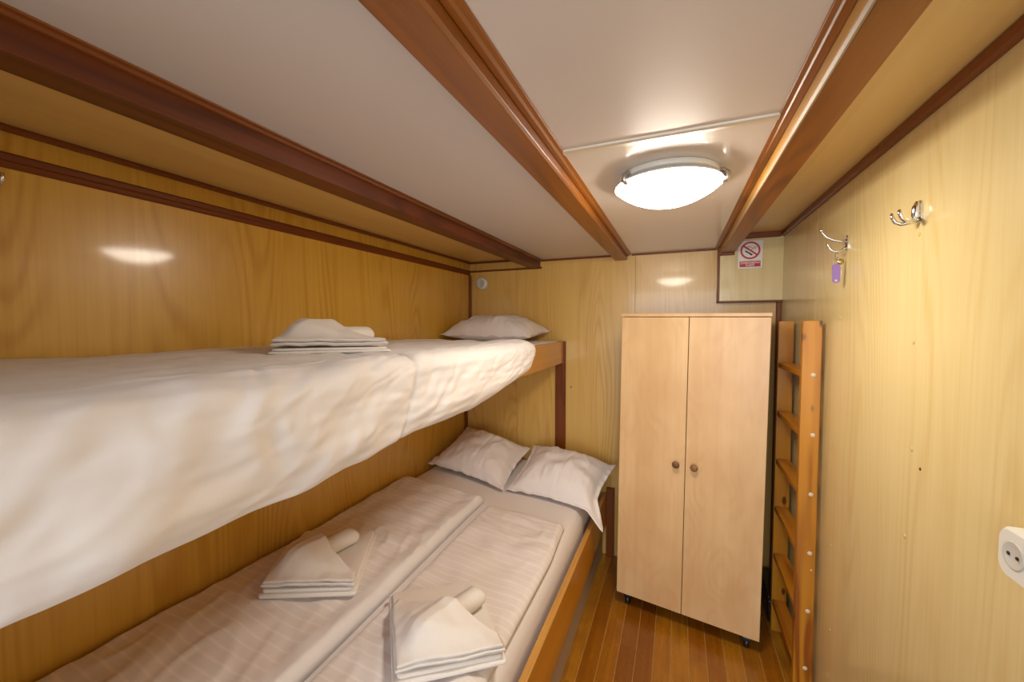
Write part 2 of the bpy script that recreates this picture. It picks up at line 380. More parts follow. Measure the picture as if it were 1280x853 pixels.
trim(5, box('t', -1.4155, -1.402, YB - 0.022, YB, 1.30, EYE + 0.357, M['trim_z'], bev=0.003), 'dark corner post between left wall and end wall')
trim(10, box('t', -1.4595, -1.440, YB - 0.022, YB, 0.62, 1.255, M['trim_z'], bev=0.003), 'dark corner post under the upper bunk, above the lower pillows')
trim(6, box('t', -0.872, -0.371, YB - 0.012, YB, CZ - 0.011, CZ, M['trim_x'], bev=0.002), 'dark trim on end wall between left and middle beams')
trim(7, box('t', -0.272, 0.200, YB - 0.012, YB, CZ - 0.011, CZ - 0.002, M['trim_x'], bev=0.002), 'dark trim on end wall behind ceiling lamp')
trim(8, prism('t', [(XR, CZR - 0.030), (XR - 0.008, CZR - 0.030), (XR - 0.014, CZR - 0.024), (XR - 0.014, CZR - 0.004), (XR - 0.010, CZR), (XR, CZR)], 'y', YN, 2.548, M['trim_y']), 'dark wood moulding along top of right wall')
trim(9, box('t', 0.498, XR, YB - 0.02, YB, 0, EYE + 0.125, M['trim_z'], bev=0.003), 'dark corner post behind the ladder')
# boxed-in corner above the wardrobe
bx = box('boxing', 0.215, XR, 2.556, YB, EYE + 0.130, CZR, M['panel'], wb, bev=0.001)
box('edge_trim', 0.2045, 0.2145, 2.552, YB, EYE + 0.122, CZ, M['trim_z'], bx, bev=0.0015)
box('edge_trim', 0.2045, XR, 2.552, YB, EYE + 0.120, EYE + 0.1295, M['trim_x'], bx, bev=0.0015)
box('edge_trim', 0.2150, 0.287, 2.546, 2.5558, EYE + 0.385, EYE + 0.400, M['trim_x'], bx, bev=0.0015)
box('edge_trim', 0.287, XR - 0.014, 2.546, 2.5558, CZR - 0.030, CZR - 0.0005, M['trim_x'], bx, bev=0.0015)

# ================================================================== BEDS
# ---- upper bunk frame
UB_T, UB_B = EYE - 0.116, EYE - 0.258
ub = thing('upper_bunk', 'varnished wooden upper bunk with orange-brown front rail', 'bunk bed', (-1.05, 1.1, UB_B))
def under(parent, o):
    o.parent = parent; o.matrix_parent_inverse = parent.matrix_world.inverted() if False else Matrix.Translation(-Vector(parent.location)) if parent.rotation_euler.z == 0 else (Matrix.Translation(parent.location) @ Matrix.Rotation(parent.rotation_euler.z, 4, 'Z')).inverted()
    return o
under(ub, box('front_rail', -0.728, -0.704, YN + 0.004, YB - 0.018, UB_B, UB_T, M['rail'], bev=0.002, seg=2))
under(ub, box('bunk_board', -1.43, -0.7285, YN + 0.004, YB - 0.024, UB_B + 0.006, UB_B + 0.026, M['rail'], bev=0.001))
under(ub, box('wall_post', -0.760, -0.690, YB - 0.016, YB - 0.0005, 0.30, UB_T + 0.002, M['trim_z'], bev=0.002))
# upper mattress
umt = tag(box('upper_mattress', -1.42, -0.7295, YN + 0.01, YB - 0.028, UB_B + 0.0265, UB_T + 0.004, M['sheet'], bev=0.012, seg=3, warp=None),
          'white sheeted mattress on the upper bunk', 'mattress')

# ---- upper duvet: an offset shell over mattress top and front rail
def upper_duvet():
    y0, y1 = YN + 0.02, 1.875
    NS, NY = 150, 330
    # support profile: points and normals
    prof = []
    xw, xc, zt, xf = -1.395, -0.765, UB_T + 0.006, -0.700
    nt = 62
    for i in range(nt): prof.append((xw + (xc - xw) * i / nt, zt, 0.0, 1.0, i / nt * 0.45))
    na = 34
    for i in range(na + 1):
        a = math.pi / 2 * i / na
        prof.append((xc + (xf - xc) * math.sin(a), zt - 0.02 + 0.02 * math.cos(a), math.sin(a), math.cos(a), 0.45 + 0.25 * i / na))
    nh = 48
    for i in range(1, nh + 1): prof.append((xf, zt - 0.02 - 0.13 * i / nh, 1.0, 0.0, 0.70 + 0.30 * i / nh))
    ns = len(prof)
    v, f = [], []
    for layer in (0, 1):
        for j in range(NY + 1):
            t = j / NY; y = y0 + (y1 - y0) * t
            zl = 1.190 - 0.006 * sm(0.3, 0.5, y) + 0.030 * sm(0.55, 1.0, y) + 0.055 * sm(1.25, 1.8, y) + 0.006 * nz(y * 7, 3.1)
            for i, (px, pz, nx, nzv, s) in enumerate(prof):
                # rounded end towards the pillow
                yend = y1 - 0.09 * sm(0.62, 1.0, s) + 0.03 * nz(s * 3, 9)
                yy = y0 + (yend - y0) * t
                d = yend - yy
                endf = math.sqrt(max(0.0, 1 - (1 - min(d / 0.15, 1)) ** 2))
                T = 0.030 - 0.010 * sm(0.15, 0.42, s) + 0.050 * sm(0.46, 0.70, s) - 0.018 * sm(0.88, 1.0, s)
                sy = yy + 0.10 * (s - 0.55) + 0.012 * nz(s * 9, 1.3)
                T += (0.0035 * sm(0.888, 0.93, sy) - 0.010 * math.exp(-((sy - 0.885) / 0.0085) ** 2)) * sm(0.2, 0.4, s)
                T -= 0.005 * math.exp(-((yy + 0.3 * (s - 0.5) - 0.50) / 0.008) ** 2) * sm(0.42, 0.5, s) * (1 - sm(0.6, 0.7, s))        # folded-over layer
                T += 0.010 * sm(1.35, 1.75, yy) * sm(0.25, 0.5, s) * (1 - sm(0.75, 1.0, s))
                # wrinkles
                hang = sm(0.40, 0.72, s)
                q = (yy * 3.2 + s * 2.2, s * 2.6 - yy * 0.9)
                big = nz(q[0] * 1.2 + 0.8 * nz(yy * 2, s * 3, 4), q[1] * 1.2, 1.7)
                rid = 1 - abs(nz(yy * 6.0 + s * 4.5 + nz(yy * 3, s * 4, 2.2), s * 2.4 + yy * 0.8, 5.5)) * 2.2
                calm = 1 - 0.75 * sm(0.90, 1.15, yy)
                med = nz(yy * 7.5 + s * 3.5 + 1.2 * nz(yy * 3.5, s * 3, 6.1), s * 4.2 - yy * 2.0, 2.9)
                md2 = nz(yy * 15 + s * 9 + 1.5 * nz(yy * 6, s * 6, 1.1), s * 7 - yy * 5.0, 8.3)
                w_ = (0.020 * big + 0.020 * med + 0.008 * md2) * hang * calm + 0.0075 * max(rid, -0.4) * hang * calm
                w_ += 0.006 * nz(yy * 2.5, s * 16) * (1 - hang) + 0.0040 * nz(yy * 9, s * 30 + nz(yy * 3, s * 5)) * (1 - 0.5 * hang)
                w_ += 0.0016 * nz(yy * 24 + s * 12, s * 22)
                sharp = abs(nz(yy * 8 + s * 7 + 2.0 * nz(yy * 4, s * 3, 3.3), s * 3.0 - yy * 3, 12.1))
                w_ -= 0.0055 * math.exp(-(sharp / 0.12) ** 2) * hang * sm(0.15, 0.55, yy) * (0.25 + 0.75 * calm) * (0.5 + nz(yy * 3, s * 2, 9.9))
                th = max(0.004, (T + w_)) * endf + 0.002
                if layer: th = 0.0015
                pzz = pz
                if s > 0.70:
                    k = (s - 0.70) / 0.30; pzz = (zt - 0.02) + (zl - (zt - 0.02)) * k
                    if not layer: th *= (1 - 0.35 * k ** 12)
                X = px + nx * th
                if s < 0.02 and not layer: X = px + 0.0
                v.append((X, yy, pzz + nzv * th))
    row = ns; lay = (NY + 1) * ns
    for j in range(NY):
        for i in range(ns - 1):
            a = j * row + i; f.append((a, a + 1, a + row + 1, a + row))
            b = lay + a; f.append((b, b + row, b + row + 1, b + 1))
    for j in range(NY):
        for i in (0, ns - 1):
            a = j * row + i; f.append((a, a + row, lay + a + row, lay + a))
    for i in range(ns - 1):
        for j in (0, NY):
            a = j * row + i; f.append((a, a + 1, lay + a + 1, lay + a))
    o = obj('duvet', v, f, M['duvet'], None, True)
    return tag(local(o, (-1.05, 1.0, UB_T)), 'thick plain white duvet draped over the front edge of the upper bunk', 'duvet')
upper_duvet()

# ---- lower bed
LR_T, LR_B = 0.408, 0.212
lb = thing('lower_bed', 'built-in wooden lower bed with orange front rail and grey base board', 'bed', (-0.95, 1.1, 0))
under(lb, box('front_rail', -0.437, -0.412, YN + 0.004, YB - 0.006, LR_B, LR_T, M['rail'], bev=0.002, seg=2))
under(lb, box('rail_capping', -0.4375, -0.4115, YN + 0.004, YB - 0.006, LR_T + 0.0002, LR_T + 0.005, M['rail_edge'], bev=0.0015, seg=2))
under(lb, box('base_board', -0.455, -0.4375, YN + 0.004, YB - 0.001, 0.0008, LR_B + 0.1, M['bed_base'], bev=0.001))
under(lb, box('bed_platform', -1.46, -0.4558, YN + 0.004, YB - 0.024, 0.29, 0.31, M['rail'], bev=0.001))
under(lb, box('corner_post', -0.4115, -0.362, YB - 0.03, YB - 0.001, 0.0008, 0.45, M['trim_z'], bev=0.002))
XM0, XM1 = -1.458, -0.462
def mtop(x):            # mattress crown: higher at the wall
    t = (x - XM0) / (XM1 - XM0); return 0.606 - 0.092 * t
def lower_mattress():
    y0, y1 = YN + 0.01, YB - 0.026
    v, f = [], []
    nx, ny = 70, 60
    prof = [(XM0 + 0.012, 0.312)]
    for i in range(nx + 1):
        t = i / nx; x = XM0 + (XM1 - XM0) * t
        z = mtop(x)
        e = min(x - XM0, XM1 - x)
        z -= 0.045 * (1 - math.sqrt(max(0, 1 - (1 - min(e / 0.06, 1)) ** 2)))
        prof.append((x, z))
    prof += [(XM1 + 0.002, 0.445), (XM1 + 0.002, 0.41), (XM1 - 0.006, 0.312)]
    n = len(prof)
    for j in range(ny + 1):
        y = y0 + (y1 - y0) * j / ny
        for (x, z) in prof: v.append((x, y, z + (0.0025 * nz(x * 5, y * 4) if z > 0.45 else 0)))
    for j in range(ny):
        for i in range(n): a = j * n + i; b = j * n + (i + 1) % n; f.append((a, b, b + n, a + n))
    f.append(tuple(range(n))); f.append(tuple(range(ny * n, ny * n + n)))
    o = obj('lower_mattress', v, f, M['sheet'], None, True)
    mod = o.modifiers.new('edge', 'EDGE_SPLIT'); mod.split_angle = R(50)
    return tag(local(o, (-0.95, 1.1, 0.31)), 'wide white sheeted mattress on the lower bed', 'mattress')
lower_mattress()

def pad_duvet(name, x_at, y0, y1, T, seed, label, roll_side=0.0, nu=90, nv=170):
    """flat duvet lying on the lower mattress; x_at(y) gives its left and right edge"""
    v, f = [], []
    for layer in (0, 1):
        for j in range(nv + 1):
            tv = j / nv
            for i in range(nu + 1):
                u = i / nu
                y = y0 + (y1 - y0) * tv + (0.02 * nz(u * 3, seed) - 0.03 * abs(u - 0.5)) * sm(0.7, 1.0, tv)
                xa, xb = x_at(y)
                # fine spacing at the sides
                us = u + 0.06 * math.sin(2 * math.pi * u) * -1
                x = xa + (xb - xa) * us
                base = mtop(max(XM0, min(XM1, x))) + 0.0035
                if layer: v.append((x, y, base)); continue
                w = xb - xa
                d = min(us * w, (1 - us) * w, (1 - tv) * (y1 - y0), )
                ed = math.sqrt(max(0.0, 1 - (1 - min(d / 0.030, 1)) ** 2))
                hgt = T * (0.80 + 0.25 * nz(x * 4 + seed, y * 2.2, seed))
                hgt += roll_side * math.exp(-((1 - us) * w / 0.075) ** 4) * (0.8 + 0.7 * nz(y * 4, seed, 0.3))          # plump rolled edge
                wv = 0.008 * nz(x * 9 + seed, y * 7 + nz(x * 6, y * 3, seed), 1.1)
                cross = nz(x * 3.2 + seed * 2 + 0.5 * nz(y * 9, x * 5), y * 26 + nz(x * 5, y * 8, 3) * 1.6, seed)
                wv += 0.0048 * cross * (0.4 + 0.8 * sm(0.35, 0.9, tv))
                rd = 1 - abs(nz(x * 11 + y * 6 + seed, y * 5 - x * 3, 8.8)) * 3
                wv += 0.010 * max(rd, 0) * (0.35 + nz(x * 2, y * 2, seed + 4))
                z = base + max(0.004, (hgt + wv)) * ed
                v.append((x, y, z))
    row = nu + 1; lay = (nv + 1) * row
    for j in range(nv):
        for i in range(nu):
            a = j * row + i; f.append((a, a + 1, a + row + 1, a + row)); b = a + lay; f.append((b, b + row, b + row + 1, b + 1))
    for j in range(nv):
        for i in (0, nu): a = j * row + i; f.append((a, a + row, lay + a + row, lay + a))
    for i in range(nu):
        for j in (0, nv): a = j * row + i; f.append((a, a + 1, lay + a + 1, lay + a))
    o = obj(name, v, f, M['duvet_stripe'], None, True)
    if roll_side:
        o.data.materials.append(M['duvet'])
        for p in o.data.polygons:
            xb_ = x_at(p.center.y)[1]
            if p.center.x > xb_ - 0.062 - 0.006 * nz(p.center.y * 6, 2.0): p.material_index = 1
    return tag(local(o, ((x_at(1)[0] + x_at(1)[1]) / 2, 1.0, 0.56)), label, 'duvet')
pad_duvet('duvet', lambda y: (-1.444, -0.905 - 0.035 * sm(0.5, 1.9, y)), YN + 0.02, 1.875, 0.046, 2.3,
          'striped white duvet on lower bed, the one against the wall', 0.012)
pad_duvet('duvet', lambda y: (-0.885 - 0.012 * sm(0.5, 1.9, y), -0.470 - 0.022 * sm(1.5, 1.9, y)), YN + 0.02, 1.845, 0.034, 6.1,
          'striped white duvet on lower bed, the one along the front rail', 0.0)

# ---- pillows
def pillow(name, c00, c10, c11, c01, h, label, flange=0.06, seed=1.0, bend=None, n=56):
    """corner points of the outline (front-left, front-right, back-right, back-left)"""
    c = [Vector(p) for p in (c00, c10, c11, c01)]
    nrm = ((c[1] - c[0]).cross(c[3] - c[0])).normalized()
    v, f = [], []
    for layer in (1, -1):
        for j in range(n + 1):
            for i in range(n + 1):
                u, w_ = -1 + 2 * i / n, -1 + 2 * j / n
                pu = u * (1 - 0.075 * (1 - w_ * w_)) ; pw = w_ * (1 - 0.10 * (1 - u * u)) + 0.012 * nz(u * 5, seed)
                a, b = (pu + 1) / 2, (pw + 1) / 2
                p = c[0] * (1 - a) * (1 - b) + c[1] * a * (1 - b) + c[2] * a * b + c[3] * (1 - a) * b
                iu, iw = min(1, abs(u) / (1 - flange)), min(1, abs(w_) / (1 - flange))
                t = ((1 - iu ** 2.4) * (1 - iw ** 2.4))
                t = max(0, t) ** 0.52
                ang = math.atan2(w_, u); rr = math.hypot(u, w_)
                wr_ = 0.12 * nz(math.cos(ang) * 4 + seed, math.sin(ang) * 4, rr * 1.3 + seed) * sm(0.55, 1.0, rr) + 0.07 * nz(u * 3 + seed, w_ * 3, seed)
                wr_ += 0.05 * max(0, 1 - abs(nz(u * 5 + seed, w_ * 1.3 + u * 0.7, seed + 7)) * 6) * sm(0.1, 0.5, rr)
                wr_ -= 0.05 * math.exp(-((u - 0.12 - 0.05 * w_) / 0.02) ** 2) * (1 - sm(0.2, 0.6, w_))
                th = h * t * (1 + wr_ * 1.7) + 0.0025
                if layer < 0: th = -(h * 0.42 * t + 0.0025)
                edge = 0.012 * nz(u * 6 + seed, w_ * 6, 3) * sm(0.85, 1, max(abs(u), abs(w_)))
                q = p + nrm * (th + edge)
                if bend: q = bend(q, u, w_)
                v.append(q)
    row = n + 1; lay = row * row
    for j in range(n):
        for i in range(n):
            a = j * row + i; f.append((a, a + 1, a + row + 1, a + row)); b = a + lay; f.append((b, b + row, b + row + 1, b + 1))
    for k in range(n):
        for a, s in ((k, 1), (n * row + k, 1), (k * row, row), (k * row + n, row)):
            f.append((a, a + s, lay + a + s, lay + a))
    o = obj(name, v, f, M['pillow'], None, True)
    cc = sum(c, Vector()) / 4
    return tag(local(o, (cc.x, cc.y, min(q[2] for q in v))), label, 'pillow')
pillow('pillow', (-1.385, 2.15, 1.445), (-0.775, 2.11, 1.438), (-0.785, 2.555, 1.468), (-1.39, 2.555, 1.473), 0.112,
       'plump white pillow lying at the head of the upper bunk', flange=0.03, seed=3.3)
pillow('pillow', (-1.425, 2.06, 0.645), (-0.893, 2.01, 0.580), (-0.905, 2.50, 0.672), (-1.412, 2.545, 0.765), 0.10,
       'white flanged pillow on lower bed, in the corner against the wall', flange=0.09, seed=5.2)
def rbend(q, u, w_):
    k = sm(0.84, 1.0, u) * (1 - sm(-0.95, -0.45, w_))
    return q + Vector((0.050 * k, -0.01 * k, -0.09 * k))
pillow('pillow', (-0.885, 2.035, 0.575), (-0.390, 2.03, 0.532), (-0.338, 2.50, 0.635), (-0.895, 2.535, 0.690), 0.115,
       'white flanged pillow on lower bed, its corner hanging over the front rail', flange=0.09, seed=8.4, bend=rbend)

# ---- towels
def slab_towel(name, L, W, T, layers, top=None, n=26, seed=0.0, lean=0.0):
    """folded towel lying flat in local coordinates (0..L, 0..W): stacked layers with rounded folds; bmesh in local space"""
    bm = bmesh.new()
    for k in range(layers):
        t = T / layers; z0 = k * t + 0.0004; z1 = (k + 1) * t - 0.0004
        ins = 0.006 * (k % 2) + 0.004 * k
        rows = []
        prof = []          # closed ring in (inset, z): rounded edge
        m_ = 6
        for q in range(m_ + 1):
            a = -math.pi / 2 + math.pi * q / m_
            prof.append(((1 - math.cos(a)) * t * 0.45, (z0 + z1) / 2 + math.sin(a) * (z1 - z0) / 2))
        per = []
        nn = 14; r = 0.012
        x0, x1, y0, y1 = ins, L - ins, ins * 0.7, W - ins
        outline = []
        for (cx_, cy_, a0) in ((x1 - r, y1 - r, 0), (x0 + r, y1 - r, 1), (x0 + r, y0 + r, 2), (x1 - r, y0 + r, 3)):
            for q in range(5):
                a = (a0 + q / 4) * math.pi / 2; outline.append((cx_ + r * math.cos(a), cy_ + r * math.sin(a)))
        cxm, cym = (x0 + x1) / 2, (y0 + y1) / 2
        rings = []
        for (ins_, z) in prof:
            ring = []
            for (x_, y_) in outline:
                d = Vector((x_ - cxm, y_ - cym)); l = d.length; d = d * ((l - ins_) / l)
                wob = 0.004 * nz(x_ * 14 + seed, y_ * 14, k)
                ring.append(bm.verts.new((cxm + d.x + wob, cym + d.y + wob, z + 0.0035 * nz(x_ * 8 + seed, y_ * 8, 1) * (k + 1) / layers)))
            rings.append(ring)
        N = len(outline)
        for a_, b_ in zip(rings[:-1], rings[1:]):
            for q in range(N): bm.faces.new((a_[q], a_[(q + 1) % N], b_[(q + 1) % N], b_[q]))
        # top cap as concentric rings so it can be wavy
        prev = rings[-1]
        for s in (0.75, 0.5, 0.25):
            cur = []
            for vv in rings[-1]:
                px, py = cxm + (vv.co.x - cxm) * s, cym + (vv.co.y - cym) * s
                cur.append(bm.verts.new((px, py, z1 + 0.004 * nz(px * 10 + seed, py * 10, 2.2) * (1 if k == layers - 1 else 0))))
            for q in range(N): bm.faces.new((prev[q], prev[(q + 1) % N], cur[(q + 1) % N], cur[q]))
            prev = cur
        bm.faces.new(prev); bm.faces.new(rings[0][::-1])
    return bm
def towel_set(loc, rot, where, tilt=(0, 0), L=0.30, W=0.39, seed=0.0, base_layers=2, TB=0.028, r=0.030, roll_dir=45, peak=1.0, roll_len=0.27, D_=0.285):
    """a flat bath towel, a rolled hand towel on it and a towel folded to a triangle across the roll"""
    mw = Matrix.Translation(loc) @ Matrix.Rotation(rot, 4, 'Z') @ Matrix.Rotation(tilt[0], 4, 'X') @ Matrix.Rotation(tilt[1], 4, 'Y')
    o = obm('folded_towel', slab_towel('t', L, W, TB, base_layers, seed=seed), M['towel'], None, True)
    o.matrix_world = mw; tag(o, 'flat folded white bath towel ' + where, 'towel', 'towel sets on the beds')
    zc = TB + r + 0.001
    ad = R(90 - roll_dir); ex = Vector((math.cos(ad), math.sin(ad))); ey = Vector((-ex.y, ex.x))   # along / across the roll
    S0 = Vector((0.062, 0.075))
    bm = bmesh.new(); rings = []; NN = 28; centres = []
    for i in range(21):
        t = i / 20; sl = roll_len * t
        e = min(t, 1 - t) * roll_len
        rr = r * math.sqrt(max(0.35, 1 - (1 - min(e / 0.014, 1)) ** 2 * 0.65))
        ring = []; c2 = S0 + ex * sl; centres.append(c2)
        for q in range(NN):
            a = 2 * math.pi * q / NN
            sp = rr * (1 + 0.10 * (q == 3) - 0.10 * (q == 4) + 0.05 * nz(math.cos(a) * 2 + seed, sl * 18, math.sin(a)))
            p = c2 + ey * (1.12 * sp * math.cos(a)) + ex * (0.005 * math.cos(a * 2))
            ring.append(bm.verts.new((p.x, p.y, max(TB + 0.0035, zc + sp * 0.98 * math.sin(a)))))
        rings.append(ring)
    for a_, b_ in zip(rings[:-1], rings[1:]):
        for q in range(NN): bm.faces.new((a_[q], a_[(q + 1) % NN], b_[(q + 1) % NN], b_[q]))
    for ring, c2, sgn in ((rings[0], centres[0], 1), (rings[-1], centres[-1], -1)):   # coiled ends
        prev = ring; cv = Vector((c2.x, c2.y, zc))
        for k, s_ in enumerate((0.74, 0.68, 0.46, 0.40, 0.14)):
            dv = Vector((ex.x, ex.y, 0)) * sgn * (0.007 if k % 2 else 0.001)
            cur = [bm.verts.new(cv + (vv.co - cv) * s_ + dv) for vv in ring]
            for q in range(NN): bm.faces.new((prev[q], prev[(q + 1) % NN], cur[(q + 1) % NN], cur[q]))
            prev = cur
        bm.faces.new(prev)
    o = obm('rolled_towel', bm, M['towel'], None, True); o.matrix_world = mw
    tag(o, 'small rolled white hand towel ' + where, 'towel', 'towel sets on the beds')
    # triangle-folded towel draped over the roll
    n = 64
    A, B, D = Vector((0.004, 0.006)), Vector((L - 0.004, 0.006)), Vector((0.0, D_))
    B2 = Vector((L - 0.008, 0.050)); D2 = Vector((0.030, D_ + 0.004))
    v, f = [], []
    def hgt(p):
        q = p - S0; sl, d = q.dot(ex), q.dot(ey)
        tent = max(0.0, 1 - max(0.0, abs(d) - 0.016) / 0.15)
        g = 2 * r * 1.05 * (0.35 * tent + 0.65 * tent ** 2.0) * sm(-0.10, 0.05, sl) * sm(0.0, 0.075, p.y) * (0.25 + 0.75 * sm(0.0, 0.06, p.x))
        return TB + 0.0055 + g * peak
    for ly in (0, 1):
        for side in (1, 0):
            for j in range(n + 1):
                for i in range(n + 1):
                    a, b = i / n, j / n
                    l = A * (1 - b) + D * b; rr_ = B * (1 - b) + B2 * b
                    if b > 0.9: l = l + (D2 - D) * ((b - 0.9) / 0.1) * 0.8
                    p = l * (1 - a) + rr_ * a
                    p = p + Vector((0.006 * nz(p.x * 9 + seed, p.y * 9, 3), 0.006 * nz(p.x * 9, p.y * 9 + seed, 5)))
                    p = p + (Vector((L * 0.4, 0.1)) - p) * (0.035 * ly)
                    d = min(a, 1 - a, b, 1 - b) * 0.25
                    puff = math.sqrt(max(0, 1 - (1 - min(d / 0.010, 1)) ** 2))
                    q = p - S0; fold = math.exp(-((q.dot(ey) - 0.055) / 0.012) ** 2) * sm(-0.06, 0.06, q.dot(ex))
                    base = hgt(p) + ly * 0.0105
                    wv = 0.005 * nz(p.x * 12 + seed, p.y * 12, 0) + 0.0026 * nz(p.x * 30 + seed, p.y * 26, ly + 2) - 0.004 * fold * ly
                    v.append((p.x, p.y, base + 0.0045 + (0.0046 * puff if side else -0.0046 * puff) + wv))
    row = n + 1; lay = row * row
    for ly in (0, 1):
        o0 = ly * 2 * lay
        for j in range(n):
            for i in range(n):
                a = o0 + j * row + i; f.append((a, a + 1, a + row + 1, a + row)); b = a + lay; f.append((b, b + row, b + row + 1, b + 1))
        for k in range(n):
            for a, st in ((k, 1), (n * row + k, 1), (k * row, row), (k * row + n, row)):
                a += o0; f.append((a, a + st, lay + a + st, lay + a))
    o = obj('folded_towel', v, f, M['towel'], None, True); o.matrix_world = mw
    tag(o, 'triangle-folded white towel draped over a roll ' + where, 'towel', 'towel sets on the beds')
def bed_z(x_): return mtop(x_) + 0.048
towel_set((-1.225, 0.825, 0.634), R(31), 'on the lower-bed duvet by the wall', (R(0), R(4)), seed=1.0, roll_dir=38, r=0.032)
towel_set((-0.660, 0.785, 0.576), R(41), 'on the lower-bed duvet by the front rail', (R(0), R(3.5)), L=0.31, W=0.36, seed=4.0, roll_dir=55)
towel_set((-1.05, 0.755, 1.4265), R(46), 'on the upper bunk', (0, 0), L=0.33, W=0.43, seed=7.0, TB=0.016, r=0.030, peak=0.95, roll_dir=45, roll_len=0.32)

# ================================================================== WARDROBE
a0 = math.atan2(-0.10, 0.645)
wd = thing('wardrobe', 'pale maple two-door wardrobe on black casters', 'wardrobe', (-0.285, 2.14, 0), a0)
wd.rotation_euler = (0, R(0.6), a0)
Wd, Dp, WZ0, WZ1 = 0.653, 0.40, 0.075, 1.548
def wp(name, *a, **k):
    o = box(name, *a, **k); o.parent = wd; return o
wp('side_panel', 0.002, 0.018, 0.018, Dp, WZ0 + 0.004, WZ1, M['maple_side'])
wp('side_panel', Wd - 0.018, Wd - 0.002, 0.018, Dp, WZ0 + 0.004, WZ1, M['maple_side'])
wp('back_panel', 0.018, Wd - 0.018, Dp - 0.006, Dp, WZ0 + 0.01, WZ1, M['maple_side'])
wp('bottom_panel', 0.018, Wd - 0.018, 0.018, Dp - 0.006, WZ0 + 0.006, WZ0 + 0.022, M['maple_side'])
wp('top_panel', -0.004, Wd + 0.004, -0.004, Dp, WZ1 + 0.0005, WZ1 + 0.0175, M['maple'], bev=0.002)
mid = Wd / 2 - 0.004
for x0, x1, kx in ((0.0, mid - 0.0015, mid - 0.040), (mid + 0.0015, Wd, mid + 0.042)):
    d = wp('door', x0, x1, 0.0, 0.0165, WZ0, WZ1 - 0.002, M['maple'], bev=0.0015)
    k = lathe('knob', [(0.004, 0.0), (0.0075, 0.0), (0.007, 0.010), (0.011, 0.014), (0.0165, 0.018), (0.0175, 0.022), (0.0155, 0.026), (0.010, 0.0275), (0.001, 0.0282)],
              M['knob'], d, (kx, -0.0002, 0.826), (0, -1, 0), 24)
for cx_, cy_ in ((0.05, 0.055), (Wd - 0.05, 0.055), (0.05, Dp - 0.05), (Wd - 0.05, Dp - 0.05)):
    b = lathe('caster', [(0.002, -0.012), (0.020, -0.012), (0.026, -0.008), (0.026, 0.008), (0.020, 0.012), (0.002, 0.012)], M['black'], wd, (cx_, cy_ - 0.008, 0.0268), (1, 0, 0.0), 24)
    prism('caster_fork', [(cy_ - 0.03, 0.040), (cy_ + 0.012, 0.028), (cy_ + 0.02, 0.052), (cy_ + 0.02, WZ0 + 0.006), (cy_ - 0.02, WZ0 + 0.006), (cy_ - 0.03, 0.055)], 'x', cx_ - 0.0165, cx_ + 0.0165, M['black'], b, bev=0.001)

# ================================================================== LADDER
la = thing('ladder', 'orange pine bunk ladder leaning flat against the right wall', 'ladder', (0.475, 2.06, 0))
LX0, LX1 = 0.444, 0.506
def rail_(y0_, y1_, nm='side_rail'):
    z1 = EYE + 0.012
    o = prism(nm, [(LX0, 0.0008), (LX1, 0.0008), (LX1, z1 - 0.002), (LX1 - 0.002, z1), (LX0 + 0.002, z1), (LX0, z1 - 0.002)], 'y', y0_, y1_, M['pine'], None, bev=0.002)
    return under(la, o)
rn = rail_(1.845, 1.873)
rail_(2.245, 2.273)
zs = [EYE - 0.196 - 0.2328 * k for k in range(6)]
for k, z in enumerate(zs):
    o = prism('rung', [(LX0 + 0.002, z - 0.012), (LX1 - 0.004, z - 0.012), (LX1 - 0.004, z + 0.011), (LX0 + 0.002, z + 0.011)], 'y', 1.8735, 2.2445, M['pine_y'], None, bev=0.002)
    under(la, o)
    c_ = lathe('screw_cap', [(0.0005, 0.0015), (0.005, 0.0022), (0.0078, 0.0008), (0.0082, 0.0)], M['screw_white'], None, (0.484 + random.uniform(-0.003, 0.003), 1.8447, z), (0, -1, 0), 14)
    under(la, c_)
c_ = lathe('screw_cap', [(0.0005, 0.001), (0.003, 0.0012), (0.004, 0.0)], M['screw_white'], None, (0.493, 1.8447, EYE - 0.96), (0, -1, 0), 10); under(la, c_)

# ================================================================== CEILING LAMP
LX, LY = -0.035, 1.275
lampo = thing('ceiling_lamp', 'lit round frosted glass ceiling lamp with metal clips', 'lamp', (LX, LY, CZ))
lamp_parts = [
    lathe('base_plate', [(0.002, CZ - 0.0025), (0.137, CZ - 0.0025), (0.139, CZ - 0.004), (0.139, CZ - 0.016), (0.137, CZ - 0.018), (0.002, CZ - 0.018)], M['lamp_base'], None, (LX, LY, 0), n=48)]
RZ = CZ - 0.034
prof = []
for i in range(17):          # shallow spherical dish
    t = i / 16; a = R(41) * (1 - t)
    Rs = 0.147 / math.sin(R(41))
    prof.append((Rs * math.sin(a) + 0.0008, RZ - Rs * (math.cos(a) - math.cos(R(41)))))
dome = lathe('glass_shade', prof, M['lamp_glass'], None, (LX, LY, 0), n=64); lamp_parts.append(dome)
under(dome, lathe('glass_rim', [(0.130, RZ + 0.0012), (0.146, RZ + 0.0055), (0.1495, RZ + 0.004), (0.1495, RZ - 0.0005), (0.1482, RZ + 0.0004), (0.130, RZ + 0.0006)], M['rim_glass'], None, (LX, LY, 0), n=64))
for ang in (R(226), R(349), R(107)):
    ux, uy = math.cos(ang), math.sin(ang)
    P_ = lambda r_, z_: (LX + ux * r_, LY + uy * r_, z_)
    lamp_parts.append(tube('clip', [P_(0.128, CZ - 0.012), P_(0.148, CZ - 0.014), P_(0.156, CZ - 0.022), P_(0.157, RZ - 0.001), P_(0.152, RZ - 0.007), P_(0.144, RZ - 0.0095)], [0.005, 0.006, 0.0075, 0.009, 0.009, 0.005], M['steel'], n=14))
for o in lamp_parts: under(lampo, o)

